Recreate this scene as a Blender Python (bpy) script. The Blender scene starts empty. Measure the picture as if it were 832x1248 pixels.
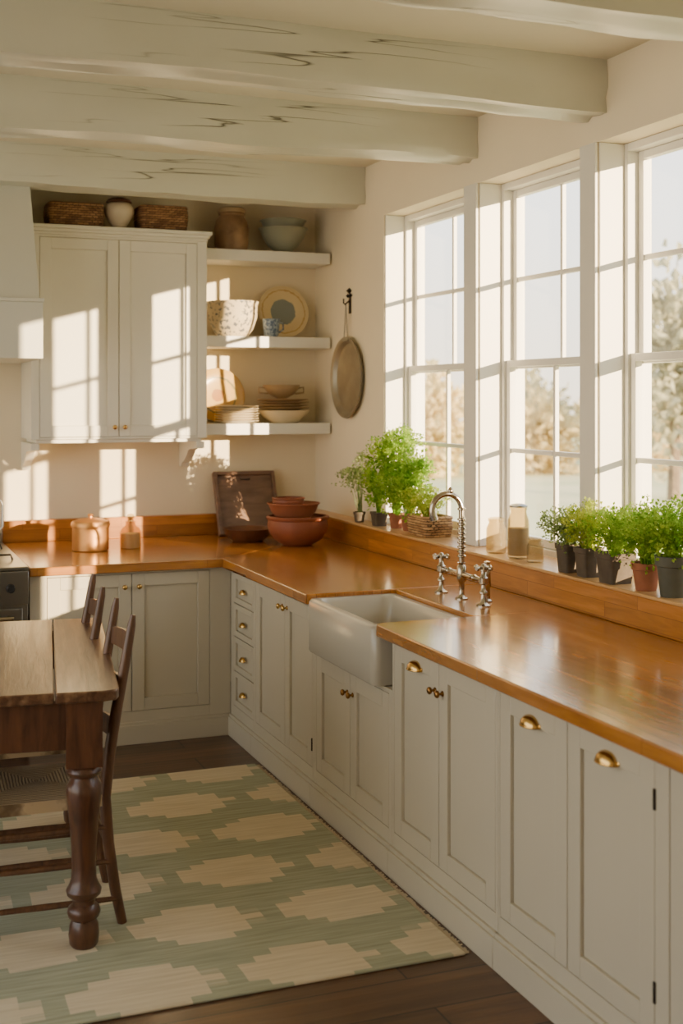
import bpy,bmesh,math,random
from mathutils import Vector,Matrix,noise
random.seed(7)
COL=bpy.context.scene.collection
PI=math.pi
# ---------------------------------------------------------------- mesh builder
class MB:
    def __init__(s): s.bm=bmesh.new(); s.mi=0
    def f(s,vs):
        try:
            f=s.bm.faces.new(vs); f.material_index=s.mi; return f
        except ValueError: return None
    def box(s,x0,x1,y0,y1,z0,z1,M=None):
        P=[(x0,y0,z0),(x1,y0,z0),(x1,y1,z0),(x0,y1,z0),(x0,y0,z1),(x1,y0,z1),(x1,y1,z1),(x0,y1,z1)]
        v=[s.bm.verts.new((M@Vector(p)) if M else p) for p in P]
        for q in ((0,3,2,1),(4,5,6,7),(0,1,5,4),(1,2,6,5),(2,3,7,6),(3,0,4,7)): s.f([v[i] for i in q])
        return s
    def prism(s,poly,z0,z1,M=None):
        T=(lambda p:M@Vector(p)) if M else (lambda p:p)
        a=[s.bm.verts.new(T((x,y,z0))) for x,y in poly]; b=[s.bm.verts.new(T((x,y,z1))) for x,y in poly]
        s.f(a[::-1]); s.f(b); n=len(poly)
        for i in range(n): s.f([a[i],a[(i+1)%n],b[(i+1)%n],b[i]])
        return s
    def hexa(s,b,t):
        a=[s.bm.verts.new(p) for p in b]; c=[s.bm.verts.new(p) for p in t]
        s.f(a[::-1]); s.f(c)
        for i in range(4): s.f([a[i],a[(i+1)%4],c[(i+1)%4],c[i]])
        return s
    def lathe(s,prof,seg=32,loc=(0,0,0),M=None,sx=1,sy=1):
        rings=[]
        for r,z in prof:
            if r<1e-5:
                p=Vector((0,0,z)); p=(M@p) if M else p; rings.append([s.bm.verts.new(p+Vector(loc))]); continue
            ring=[]
            for i in range(seg):
                a=2*PI*i/seg
                p=Vector((r*math.cos(a)*sx,r*math.sin(a)*sy,z)); p=(M@p) if M else p
                ring.append(s.bm.verts.new(p+Vector(loc)))
            rings.append(ring)
        for A,B in zip(rings,rings[1:]):
            if len(A)==1 and len(B)==1: continue
            for i in range(seg):
                j=(i+1)%seg
                if len(A)==1: s.f([A[0],B[j],B[i]])
                elif len(B)==1: s.f([A[i],A[j],B[0]])
                else: s.f([A[i],A[j],B[j],B[i]])
        if len(rings[0])>1: s.f(rings[0][::-1])
        if len(rings[-1])>1: s.f(rings[-1])
        return s
    def tube(s,pts,r,seg=10,cap=True,flat=1.0):
        pts=[Vector(p) for p in pts]; n=len(pts)
        rs=r if isinstance(r,(list,tuple)) else [r]*n
        t0=(pts[1]-pts[0]).normalized()
        up=Vector((0,0,1)) if abs(t0.z)<.9 else Vector((1,0,0))
        nrm=t0.cross(up).normalized(); rings=[]
        for i in range(n):
            t=(pts[min(i+1,n-1)]-pts[max(i-1,0)]).normalized()
            nrm=(nrm-t*nrm.dot(t)).normalized(); b=t.cross(nrm)
            rings.append([s.bm.verts.new(pts[i]+rs[i]*(math.cos(2*PI*k/seg)*nrm+flat*math.sin(2*PI*k/seg)*b)) for k in range(seg)])
        for A,B in zip(rings,rings[1:]):
            for i in range(seg):
                j=(i+1)%seg; s.f([A[i],A[j],B[j],B[i]])
        if cap: s.f(rings[0][::-1]); s.f(rings[-1])
        return s
    def obj(s,name,mat,parent=None,loc=(0,0,0),rot=(0,0,0),bevel=0,smooth=False,ang=35,sub=0,seg=2):
        bmesh.ops.recalc_face_normals(s.bm,faces=s.bm.faces[:])
        me=bpy.data.meshes.new(name); s.bm.to_mesh(me); s.bm.free()
        for m in (mat if isinstance(mat,list) else [mat]): me.materials.append(m)
        if smooth or bevel:
            for p in me.polygons: p.use_smooth=True
            me.set_sharp_from_angle(angle=math.radians(ang))
        o=bpy.data.objects.new(name,me); COL.objects.link(o)
        o.location=loc; o.rotation_euler=rot
        if parent: o.parent=parent
        if bevel:
            m=o.modifiers.new('b','BEVEL'); m.width=bevel; m.segments=seg; m.limit_method='ANGLE'; m.angle_limit=math.radians(40)
        return o
def meta(o,label,cat=None,group=None):
    o["label"]=label
    if cat: o["category"]=cat
    if group: o["group"]=group
    return o
def top(name,label,cat,loc=(0,0,0),rot=(0,0,0),group=None):
    e=bpy.data.objects.new(name,None); COL.objects.link(e); e.location=loc; e.rotation_euler=rot; e.empty_display_size=.05
    return meta(e,label,cat,group)
def struct(o,label=None):
    o["kind"]="structure"
    if label: o["label"]=label
    return o
def dup(o,loc):
    n=o.copy(); COL.objects.link(n); n.location=loc
    return n
# ---------------------------------------------------------------- materials
def newmat(name):
    m=bpy.data.materials.new(name); m.use_nodes=True; nt=m.node_tree
    return m,nt,nt.nodes['Principled BSDF']
def col(c): 
    return tuple((x/12.92 if x<=.04045 else ((x+.055)/1.055)**2.4) for x in [v/255 for v in c])+(1,)
def N(nt,t,**k):
    n=nt.nodes.new(t)
    for a,b in k.items(): setattr(n,a,b)
    return n
def paint(name,c,rough=.5,var=.06,scale=3,bump=.05,metal=0,bscale=60,c2=None,spec=.5):
    m,nt,b=newmat(name); L=nt.links
    tc=N(nt,'ShaderNodeTexCoord'); no=N(nt,'ShaderNodeTexNoise'); no.inputs['Scale'].default_value=scale; no.inputs['Detail'].default_value=6
    L.new(tc.outputs['Object'],no.inputs['Vector'])
    r=N(nt,'ShaderNodeValToRGB'); c=col(c)
    r.color_ramp.elements[0].position=.3; r.color_ramp.elements[1].position=.7
    if c2: r.color_ramp.elements[0].color=col(c2)
    else: r.color_ramp.elements[0].color=tuple(x*(1-var*2) for x in c[:3])+(1,)
    r.color_ramp.elements[1].color=c
    L.new(no.outputs['Fac'],r.inputs['Fac']); L.new(r.outputs['Color'],b.inputs['Base Color'])
    b.inputs['Roughness'].default_value=rough; b.inputs['Metallic'].default_value=metal
    b.inputs['Specular IOR Level'].default_value=spec
    if bump:
        n2=N(nt,'ShaderNodeTexNoise'); n2.inputs['Scale'].default_value=bscale; n2.inputs['Detail'].default_value=4
        L.new(tc.outputs['Object'],n2.inputs['Vector'])
        bp=N(nt,'ShaderNodeBump'); bp.inputs['Strength'].default_value=bump; bp.inputs['Distance'].default_value=.01
        L.new(n2.outputs['Fac'],bp.inputs['Height']); L.new(bp.outputs['Normal'],b.inputs['Normal'])
    return m
def wood(name,c1,c2,order='xyz',rough=.35,plank=None,stretch=10,scale=3,gap=.004,gapc=(40,20,10),coat=0,var=.35,bump=.08,wear=None):
    """order: which object axes become (long, across, depth)"""
    m,nt,b=newmat(name); L=nt.links
    tc=N(nt,'ShaderNodeTexCoord'); sp=N(nt,'ShaderNodeSeparateXYZ'); cb=N(nt,'ShaderNodeCombineXYZ')
    L.new(tc.outputs['Object'],sp.inputs[0])
    for i,a in enumerate(order): L.new(sp.outputs['XYZ'.index(a.upper())],cb.inputs[i])
    mp=N(nt,'ShaderNodeMapping'); mp.inputs['Scale'].default_value=(1,stretch,stretch); L.new(cb.outputs[0],mp.inputs[0])
    no=N(nt,'ShaderNodeTexNoise'); no.inputs['Scale'].default_value=scale; no.inputs['Detail'].default_value=8; no.inputs['Roughness'].default_value=.6; no.inputs['Distortion'].default_value=.6
    vec=mp.outputs[0]
    if plank:
        br=N(nt,'ShaderNodeTexBrick'); br.inputs['Scale'].default_value=1; br.inputs['Brick Width'].default_value=plank[1]; br.inputs['Row Height'].default_value=plank[0]
        br.inputs['Mortar Size'].default_value=gap; br.inputs['Mortar Smooth'].default_value=.3; br.inputs['Bias'].default_value=0
        br.inputs['Color1'].default_value=(0,0,0,1); br.inputs['Color2'].default_value=(1,1,1,1); br.inputs['Mortar'].default_value=(.5,.5,.5,1); br.offset=.37
        L.new(cb.outputs[0],br.inputs['Vector'])
        ad=N(nt,'ShaderNodeVectorMath',operation='MULTIPLY_ADD'); L.new(br.outputs['Color'],ad.inputs[0]); ad.inputs[1].default_value=(7,7,7); L.new(mp.outputs[0],ad.inputs[2]); vec=ad.outputs[0]
    L.new(vec,no.inputs['Vector'])
    r=N(nt,'ShaderNodeValToRGB'); r.color_ramp.elements[0].position=.28; r.color_ramp.elements[1].position=.72
    r.color_ramp.elements[0].color=col(c1); r.color_ramp.elements[1].color=col(c2)
    L.new(no.outputs['Fac'],r.inputs['Fac']); out=r.outputs['Color']
    if plank:
        mr=N(nt,'ShaderNodeMapRange'); L.new(br.outputs['Color'],mr.inputs[0]); mr.inputs[3].default_value=1-var; mr.inputs[4].default_value=1+var*.4
        mx=N(nt,'ShaderNodeMix',data_type='RGBA',blend_type='MULTIPLY'); mx.inputs[0].default_value=1; L.new(out,mx.inputs[6]); L.new(mr.outputs[0],mx.inputs[7])
        m2=N(nt,'ShaderNodeMix',data_type='RGBA'); L.new(br.outputs['Fac'],m2.inputs[0]); L.new(mx.outputs[2],m2.inputs[6]); m2.inputs[7].default_value=col(gapc); out=m2.outputs[2]
    if wear:
        wn=N(nt,'ShaderNodeTexNoise'); wn.inputs['Scale'].default_value=2.3; wn.inputs['Detail'].default_value=7; L.new(mp.outputs[0],wn.inputs['Vector'])
        wr=N(nt,'ShaderNodeValToRGB'); wr.color_ramp.elements[0].position=.5; wr.color_ramp.elements[1].position=.75; L.new(wn.outputs['Fac'],wr.inputs['Fac'])
        m3=N(nt,'ShaderNodeMix',data_type='RGBA'); L.new(wr.outputs[0],m3.inputs[0]); L.new(out,m3.inputs[6]); m3.inputs[7].default_value=col(wear); out=m3.outputs[2]
    L.new(out,b.inputs['Base Color']); b.inputs['Roughness'].default_value=rough; b.inputs['Coat Weight'].default_value=coat; b.inputs['Coat Roughness'].default_value=.12
    bp=N(nt,'ShaderNodeBump'); bp.inputs['Strength'].default_value=bump; bp.inputs['Distance'].default_value=.01; L.new(no.outputs['Fac'],bp.inputs['Height']); L.new(bp.outputs['Normal'],b.inputs['Normal'])
    return m
WALL=paint('plaster',(238,226,200),.85,.03,1.2,.15,bscale=12,spec=.2)
CEIL=paint('ceiling_paint',(222,215,194),.8,.03,1.5,.15,bscale=10,spec=.2)
CAB=paint('cabinet_paint',(194,186,166),.38,.02,2,.03)
CABW=paint('cabinet_paint_white',(228,225,212),.4,.02,2,.03)
TRIM=paint('trim_paint',(230,228,219),.4,.015,2,.03)
HOODM=paint('hood_paint',(208,208,197),.5,.02,2,.04)
BRASS=paint('brass',(210,172,104),.25,.08,20,.02,metal=1)
BRASSP=paint('tan_copper',(226,166,100),.42,.08,12,.03,metal=.85)
BRASSD=paint('aged_brass',(150,110,62),.3,.1,20,.02,metal=1)
DKMET=paint('dark_iron',(60,52,45),.5,.1,20,.1,metal=.8)
CHROME=paint('nickel',(186,176,160),.18,.03,20,0,metal=1)
STEEL=paint('steel',(150,150,148),.3,.05,4,.02,metal=1)
PEWTER=paint('pewter',(166,160,144),.45,.12,9,.08,metal=.7)
BLACK=paint('cast_iron',(28,27,26),.55,.1,20,.1)
PORC=paint('fireclay',(184,178,163),.16,.01,3,0)
TERRA=paint('terracotta',(164,98,66),.7,.12,7,.1)
TERRA2=paint('terracotta_clay',(156,88,60),.55,.18,6,.08)
TERRAP=paint('aged_terracotta_pot',(164,102,70),.8,.15,14,.1)
BROWNB=paint('brown_glaze',(116,72,48),.35,.2,8,.05)
DARKPOT=paint('dark_pot',(92,80,66),.75,.2,14,.12)
GREENPOT=paint('grey_green_pot',(88,90,78),.65,.15,12,.1)
SOIL=paint('soil',(52,36,24),.95,.2,60,.5)
GREYB=paint('grey_green_stoneware',(156,158,138),.3,.06,8,.03)
CREAMC=paint('cream_china',(226,212,182),.25,.03,8,0)
TANC=paint('tan_stoneware',(182,156,118),.4,.12,9,.03)
JARBR=paint('mottled_brown_jar',(172,138,102),.5,.3,9,.15,c2=(112,84,58))
URN=paint('urn_cream',(226,210,182),.4,.04,8,.03)
W1,W2=(150,92,34),(198,132,58)
WTOPX=wood('worktop_wood_x',W1,W2,'xyz',.22,(.045,.9),9,2.4,.0010,(110,64,24),coat=.5,var=.16,bump=.02)
WTOPY=wood('worktop_wood_y',W1,W2,'yxz',.22,(.045,.9),9,2.4,.0010,(110,64,24),coat=.5,var=.16,bump=.02)
WBSX=wood('splash_wood_x',W1,(196,128,54),'xzy',.32,(.062,.6),9,3,.001,(110,62,24),coat=.2,var=.22,bump=.02)
WBSY=wood('splash_wood_y',W1,(196,128,54),'yzx',.32,(.062,.6),9,3,.001,(110,62,24),coat=.2,var=.22,bump=.02)
LEDGE=wood('ledge_wood',(186,138,84),(216,172,114),'yxz',.35,None,9,2.4,coat=.2,bump=.02)
FLOORM=wood('floor_wood',(64,42,28),(116,80,54),'xyz',.34,(.2,2.6),14,1.6,.004,(20,12,8),coat=.15,var=.4,bump=.15)
TTOP=wood('table_top_wood',(66,42,28),(112,78,54),'yxz',.3,None,12,3.2,coat=.2,bump=.25,wear=(142,110,80))
TLEG=wood('table_leg_wood',(60,36,23),(104,66,43),'zxy',.32,None,6,5,coat=.25,bump=.05)
CHW=wood('chair_wood',(68,44,29),(112,76,50),'zxy',.38,None,6,6,coat=.15,bump=.05)
BOARDW=wood('dark_board',(92,68,54),(134,104,84),'xzy',.4,None,5,4,bump=.1)
def beam_mat():
    m=paint('beam_paint',(206,206,191),.32,.04,2.2,.1,bscale=12); nt=m.node_tree; L=nt.links; b=nt.nodes['Principled BSDF']
    tc=N(nt,'ShaderNodeTexCoord'); mp=N(nt,'ShaderNodeMapping'); mp.inputs['Scale'].default_value=(.2,4,6); L.new(tc.outputs['Object'],mp.inputs[0])
    no=N(nt,'ShaderNodeTexNoise'); no.inputs['Scale'].default_value=1.5; no.inputs['Detail'].default_value=3; no.inputs['Distortion'].default_value=.3; L.new(mp.outputs[0],no.inputs['Vector'])
    r=N(nt,'ShaderNodeValToRGB'); e=r.color_ramp.elements; e[0].position=.495; e[0].color=(0,0,0,1); e[1].position=.5; e[1].color=(1,1,1,1); e2=e.new(.505); e2.color=(0,0,0,1)
    L.new(no.outputs['Fac'],r.inputs['Fac'])
    n2=N(nt,'ShaderNodeTexNoise'); n2.inputs['Scale'].default_value=.9; L.new(tc.outputs['Object'],n2.inputs['Vector'])
    r2=N(nt,'ShaderNodeValToRGB'); r2.color_ramp.elements[0].position=.5; r2.color_ramp.elements[1].position=.62; L.new(n2.outputs['Fac'],r2.inputs['Fac'])
    mu=N(nt,'ShaderNodeMath',operation='MULTIPLY'); L.new(r.outputs['Color'],mu.inputs[0]); L.new(r2.outputs['Color'],mu.inputs[1])
    old=b.inputs['Base Color'].links[0].from_socket
    mx=N(nt,'ShaderNodeMix',data_type='RGBA'); L.new(mu.outputs[0],mx.inputs[0]); L.new(old,mx.inputs[6]); mx.inputs[7].default_value=col((96,92,74)); L.new(mx.outputs[2],b.inputs['Base Color'])
    bp=N(nt,'ShaderNodeBump'); bp.invert=True; bp.inputs['Strength'].default_value=.5; bp.inputs['Distance'].default_value=.012; L.new(mu.outputs[0],bp.inputs['Height']); L.new(b.inputs['Normal'].links[0].from_socket,bp.inputs['Normal']); L.new(bp.outputs['Normal'],b.inputs['Normal'])
    return m
BEAM=beam_mat()
def rug_mat():
    m,nt,b=newmat('kilim'); L=nt.links
    tc=N(nt,'ShaderNodeTexCoord'); sp=N(nt,'ShaderNodeSeparateXYZ'); L.new(tc.outputs['Object'],sp.inputs[0])
    def M(op,a,bv=None,c=None):
        n=N(nt,'ShaderNodeMath',operation=op)
        for i,x in enumerate((a,bv,c)):
            if x is None: continue
            if isinstance(x,(int,float)): n.inputs[i].default_value=x
            else: L.new(x,n.inputs[i])
        return n.outputs[0]
    wob=N(nt,'ShaderNodeTexNoise'); wob.inputs['Scale'].default_value=1.6; wob.inputs['Detail'].default_value=1.5; L.new(tc.outputs['Object'],wob.inputs['Vector'])
    w=M('MULTIPLY',M('SUBTRACT',wob.outputs['Fac'],.5),.10)
    xs=M('SNAP',M('ADD',sp.outputs[0],w),.068); ys=M('SNAP',M('ADD',sp.outputs[1],w),.042)
    Q=.42; P=.54
    f=M('ADD',M('COSINE',M('MULTIPLY',ys,2*PI/Q)),M('MULTIPLY',M('MULTIPLY',M('COSINE',M('MULTIPLY',xs,2*PI/P)),M('COSINE',M('MULTIPLY',ys,PI/Q))),1.35))
    v=N(nt,'ShaderNodeMapRange'); L.new(f,v.inputs[0]); v.inputs[1].default_value=-.22; v.inputs[2].default_value=-.08; v=v.outputs[0]
    tn=N(nt,'ShaderNodeTexNoise'); tn.inputs['Scale'].default_value=1; tn.inputs['Detail'].default_value=5
    mp=N(nt,'ShaderNodeMapping'); mp.inputs['Scale'].default_value=(4,60,1); L.new(tc.outputs['Object'],mp.inputs[0]); L.new(mp.outputs[0],tn.inputs['Vector'])
    g=N(nt,'ShaderNodeValToRGB'); g.color_ramp.elements[0].position=.3; g.color_ramp.elements[1].position=.7; g.color_ramp.elements[0].color=col((154,156,132)); g.color_ramp.elements[1].color=col((180,182,157)); L.new(tn.outputs['Fac'],g.inputs['Fac'])
    k=N(nt,'ShaderNodeValToRGB'); k.color_ramp.elements[0].position=.3; k.color_ramp.elements[1].position=.7; k.color_ramp.elements[0].color=col((204,190,160)); k.color_ramp.elements[1].color=col((222,209,181)); L.new(tn.outputs['Fac'],k.inputs['Fac'])
    mx=N(nt,'ShaderNodeMix',data_type='RGBA'); L.new(v,mx.inputs[0]); L.new(g.outputs[0],mx.inputs[6]); L.new(k.outputs[0],mx.inputs[7]); L.new(mx.outputs[2],b.inputs['Base Color'])
    b.inputs['Roughness'].default_value=.95; b.inputs['Specular IOR Level'].default_value=.1
    wv=N(nt,'ShaderNodeTexWave'); wv.inputs['Scale'].default_value=60; wv.bands_direction='Y'; L.new(tc.outputs['Object'],wv.inputs['Vector'])
    bp=N(nt,'ShaderNodeBump'); bp.inputs['Strength'].default_value=.3; bp.inputs['Distance'].default_value=.004; L.new(wv.outputs['Fac'],bp.inputs['Height']); L.new(bp.outputs['Normal'],b.inputs['Normal'])
    return m
RUG=rug_mat()
def rush_seat(name,c1,c2,cx,cy):
    # four woven triangles meeting in the middle of the seat
    m,nt,b=newmat(name); L=nt.links; tc=N(nt,'ShaderNodeTexCoord'); mp=N(nt,'ShaderNodeMapping'); mp.inputs['Location'].default_value=(-cx,-cy,0); L.new(tc.outputs['Object'],mp.inputs[0])
    sp=N(nt,'ShaderNodeSeparateXYZ'); L.new(mp.outputs[0],sp.inputs[0])
    ax=N(nt,'ShaderNodeMath',operation='ABSOLUTE'); ay=N(nt,'ShaderNodeMath',operation='ABSOLUTE'); L.new(sp.outputs[0],ax.inputs[0]); L.new(sp.outputs[1],ay.inputs[0])
    mxm=N(nt,'ShaderNodeMath',operation='MAXIMUM'); L.new(ax.outputs[0],mxm.inputs[0]); L.new(ay.outputs[0],mxm.inputs[1])
    no=N(nt,'ShaderNodeTexNoise'); no.inputs['Scale'].default_value=25; L.new(tc.outputs['Object'],no.inputs['Vector'])
    ma=N(nt,'ShaderNodeMath',operation='MULTIPLY_ADD'); L.new(no.outputs['Fac'],ma.inputs[0]); ma.inputs[1].default_value=.006; L.new(mxm.outputs[0],ma.inputs[2])
    mu=N(nt,'ShaderNodeMath',operation='MULTIPLY'); L.new(ma.outputs[0],mu.inputs[0]); mu.inputs[1].default_value=2*PI/.011
    si=N(nt,'ShaderNodeMath',operation='SINE'); L.new(mu.outputs[0],si.inputs[0])
    mr=N(nt,'ShaderNodeMapRange'); L.new(si.outputs[0],mr.inputs[0]); mr.inputs[1].default_value=-1
    r=N(nt,'ShaderNodeValToRGB'); r.color_ramp.elements[0].color=col(c1); r.color_ramp.elements[1].position=.6; r.color_ramp.elements[1].color=col(c2); L.new(mr.outputs[0],r.inputs['Fac']); L.new(r.outputs[0],b.inputs['Base Color']); b.inputs['Roughness'].default_value=.8
    bp=N(nt,'ShaderNodeBump'); bp.inputs['Strength'].default_value=.7; bp.inputs['Distance'].default_value=.005; L.new(mr.outputs[0],bp.inputs['Height']); L.new(bp.outputs['Normal'],b.inputs['Normal'])
    return m
RUSH=rush_seat('rush',(104,84,60),(186,162,126),-.215,.195)
def checker_weave(name,c1,c2):
    m,nt,b=newmat(name); L=nt.links; tc=N(nt,'ShaderNodeTexCoord'); sp=N(nt,'ShaderNodeSeparateXYZ'); L.new(tc.outputs['Object'],sp.inputs[0])
    ad=N(nt,'ShaderNodeMath',operation='ADD'); L.new(sp.outputs[0],ad.inputs[0]); L.new(sp.outputs[1],ad.inputs[1])
    cb=N(nt,'ShaderNodeCombineXYZ'); L.new(ad.outputs[0],cb.inputs[0]); L.new(sp.outputs[2],cb.inputs[1])
    br=N(nt,'ShaderNodeTexBrick'); br.inputs['Scale'].default_value=1; br.inputs['Brick Width'].default_value=.034; br.inputs['Row Height'].default_value=.014; br.inputs['Mortar Size'].default_value=.002; br.inputs['Mortar Smooth'].default_value=.6
    br.inputs['Color1'].default_value=col(c1); br.inputs['Color2'].default_value=col(c2); br.inputs['Mortar'].default_value=col((34,22,14)); L.new(cb.outputs[0],br.inputs['Vector'])
    L.new(br.outputs['Color'],b.inputs['Base Color']); b.inputs['Roughness'].default_value=.65
    bp=N(nt,'ShaderNodeBump'); bp.invert=True; bp.inputs['Strength'].default_value=.8; bp.inputs['Distance'].default_value=.006; L.new(br.outputs['Fac'],bp.inputs['Height']); L.new(bp.outputs['Normal'],b.inputs['Normal'])
    return m
WICK=checker_weave('wicker',(124,86,54),(184,136,90))
WICK2=checker_weave('light_wicker',(160,118,72),(206,164,110))
def pattern_china(name,base,mark,sc,th=.58):
    m,nt,b=newmat(name); L=nt.links; tc=N(nt,'ShaderNodeTexCoord')
    no=N(nt,'ShaderNodeTexNoise'); no.inputs['Scale'].default_value=sc*1.7; no.inputs['Detail'].default_value=3; L.new(tc.outputs['Object'],no.inputs['Vector'])
    r=N(nt,'ShaderNodeValToRGB'); r.color_ramp.elements[0].position=th-.02; r.color_ramp.elements[1].position=th+.02; r.color_ramp.elements[0].color=col(base); r.color_ramp.elements[1].color=col(mark); L.new(no.outputs['Fac'],r.inputs['Fac']); L.new(r.outputs[0],b.inputs['Base Color']); b.inputs['Roughness'].default_value=.3
    return m
FLORAL=pattern_china('floral_china',(218,202,170),(112,114,120),28,.57)
BLUECH=pattern_china('blue_china',(150,165,180),(84,104,132),40,.5)
def ring_china(name,base,center,rc,ringc,r1,r2):
    m,nt,b=newmat(name); L=nt.links; tc=N(nt,'ShaderNodeTexCoord'); mp=N(nt,'ShaderNodeMapping'); mp.inputs['Scale'].default_value=(1,1,0); L.new(tc.outputs['Object'],mp.inputs[0])
    ln=N(nt,'ShaderNodeVectorMath',operation='LENGTH'); L.new(mp.outputs[0],ln.inputs[0])
    no=N(nt,'ShaderNodeTexNoise'); no.inputs['Scale'].default_value=40; L.new(tc.outputs['Object'],no.inputs['Vector'])
    ma=N(nt,'ShaderNodeMath',operation='MULTIPLY_ADD'); L.new(no.outputs['Fac'],ma.inputs[0]); ma.inputs[1].default_value=.02; L.new(ln.outputs['Value'],ma.inputs[2])
    mr=N(nt,'ShaderNodeMath',operation='MULTIPLY'); L.new(ma.outputs[0],mr.inputs[0]); mr.inputs[1].default_value=4
    r=N(nt,'ShaderNodeValToRGB'); r.color_ramp.interpolation='CONSTANT'; e=r.color_ramp.elements; e[0].position=0; e[0].color=col(center); e[1].position=rc*4; e[1].color=col(base)
    q=e.new(r1*4); q.color=col(ringc); q=e.new(r2*4); q.color=col(base)
    L.new(mr.outputs[0],r.inputs['Fac']); L.new(r.outputs[0],b.inputs['Base Color']); b.inputs['Roughness'].default_value=.25
    return m
PLATEB=ring_china('plate_blue_center',(218,200,156),(128,138,138),.095,(190,158,106),.150,.158)
PLATEY=ring_china('plate_yellow_flower',(204,166,92),(170,120,66),.05,(136,128,86),.12,.13)
def leaf_mat(name,c1,c2,trans=.55):
    m,nt,b=newmat(name); L=nt.links; nt.nodes.remove(b); out=nt.nodes['Material Output']
    tc=N(nt,'ShaderNodeTexCoord'); no=N(nt,'ShaderNodeTexNoise'); no.inputs['Scale'].default_value=14; L.new(tc.outputs['Object'],no.inputs['Vector'])
    r=N(nt,'ShaderNodeValToRGB'); r.color_ramp.elements[0].position=.35; r.color_ramp.elements[1].position=.65; r.color_ramp.elements[0].color=col(c1); r.color_ramp.elements[1].color=col(c2); L.new(no.outputs['Fac'],r.inputs['Fac'])
    d=N(nt,'ShaderNodeBsdfDiffuse'); t=N(nt,'ShaderNodeBsdfTranslucent'); mx=N(nt,'ShaderNodeMixShader'); mx.inputs[0].default_value=trans
    L.new(r.outputs[0],d.inputs[0]); L.new(r.outputs[0],t.inputs[0]); L.new(d.outputs[0],mx.inputs[1]); L.new(t.outputs[0],mx.inputs[2]); L.new(mx.outputs[0],out.inputs[0])
    return m
LEAF=leaf_mat('leaf_green',(116,164,52),(186,212,92)); LEAFD=leaf_mat('leaf_deep',(100,150,60),(164,198,92)); LEAFY=leaf_mat('leaf_yellow_green',(158,182,62),(214,220,112)); LEAFG=leaf_mat('leaf_grey_green',(126,152,90),(180,198,130))
TREEM=leaf_mat('foliage_haze_tint',(210,190,134),(236,220,174),.3); TREED=leaf_mat('foliage_haze_tint_dark',(154,152,130),(192,188,158),.3)  # distance haze is put into these pale foliage colours
GRASS=paint('meadow',(222,210,162),.95,.2,.6,0,c2=(196,196,142))
BARK=paint('bark',(130,112,92),.9,.2,10,.3)
def glass(name,fac,tint=(1,1,1,1),rough=.0):
    m,nt,b=newmat(name); L=nt.links; nt.nodes.remove(b); out=nt.nodes['Material Output']
    t=N(nt,'ShaderNodeBsdfTransparent'); t.inputs[0].default_value=tint; g=N(nt,'ShaderNodeBsdfGlossy'); g.inputs['Roughness'].default_value=rough
    fr=N(nt,'ShaderNodeLayerWeight'); fr.inputs[0].default_value=.25; mu=N(nt,'ShaderNodeMath',operation='MULTIPLY'); L.new(fr.outputs['Facing'],mu.inputs[0]); mu.inputs[1].default_value=fac
    mx=N(nt,'ShaderNodeMixShader'); L.new(mu.outputs[0],mx.inputs[0]); L.new(t.outputs[0],mx.inputs[1]); L.new(g.outputs[0],mx.inputs[2]); L.new(mx.outputs[0],out.inputs[0])
    return m
PANE=glass('window_pane',.12)
def frosted(name,c,mixf,tint):
    m,nt,b=newmat(name); L=nt.links; out=nt.nodes['Material Output']
    b.inputs['Base Color'].default_value=col(c); b.inputs['Roughness'].default_value=.08
    tc=N(nt,'ShaderNodeTexCoord'); no=N(nt,'ShaderNodeTexNoise'); no.inputs['Scale'].default_value=45; L.new(tc.outputs['Object'],no.inputs['Vector'])
    bp=N(nt,'ShaderNodeBump'); bp.inputs['Strength'].default_value=.6; bp.inputs['Distance'].default_value=.01; L.new(no.outputs['Fac'],bp.inputs['Height']); L.new(bp.outputs['Normal'],b.inputs['Normal'])
    t=N(nt,'ShaderNodeBsdfTransparent'); t.inputs[0].default_value=col(tint); mx=N(nt,'ShaderNodeMixShader'); mx.inputs[0].default_value=mixf
    L.new(t.outputs[0],mx.inputs[1]); L.new(b.outputs[0],mx.inputs[2]); L.new(mx.outputs[0],out.inputs[0]); return m
JARG=frosted('textured_jar_glass',(190,176,146),.20,(244,236,214)); JARG2=frosted('amber_jar_glass',(224,186,128),.32,(252,232,196))
# ---------------------------------------------------------------- room shell
XW=2.88; YB=7.8; ZC=3.17; FL=-.04; ZH=2.847; ZS=1.06; XG=3.005
WIN=[(5.615,6.65),(4.545,5.49),(3.42,4.435),(2.3,3.3)]  # last window is out of view, added to let in light
struct(MB().box(-3,3.3,-1.2,8.0,FL-.1,FL).obj('floor',FLOORM),'dark brown wide-plank wooden floor')
struct(MB().box(-3,3.3,-1.2,8.0,ZC,ZC+.1).obj('ceiling',CEIL),'cream plaster ceiling between painted beams')
struct(MB().box(-3,XW,YB,8.0,FL,ZC).obj('wall_back',WALL),'unseen warm cream plaster wall, added to block the sun')
struct(MB().box(-3,XW,-1.3,-1.2,FL,ZC).obj('wall_near',WALL),'unseen warm cream plaster wall, added to block the sun')  # out of view, added to keep the sun from flooding in
w=MB(); w.box(-3.1,-3,-1.3,0,FL,ZC).box(-3.1,-3,6.9,8.0,FL,ZC).box(-3.1,-3,0,6.9,FL,.3).box(-3.1,-3,0,6.9,3.0,ZC)  # out of view; wall and opening shaped to control fill light
struct(w.obj('wall_left',WALL),'unseen cream plaster wall, wide opening added for fill light')
w=MB(); XO=3.14
w.box(XW,XO,-1.3,8.0,FL,1.045); w.box(XW,XO,-1.3,8.0,ZH,ZC)
ys=[8.0]+[v for a,b in WIN for v in (b,a)]+[-1.3]
for i in range(0,len(ys),2): w.box(XW,XO,ys[i+1],ys[i],1.045,ZH)
struct(w.obj('wall_right',WALL),'cream plaster wall with deep window openings')
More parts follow.
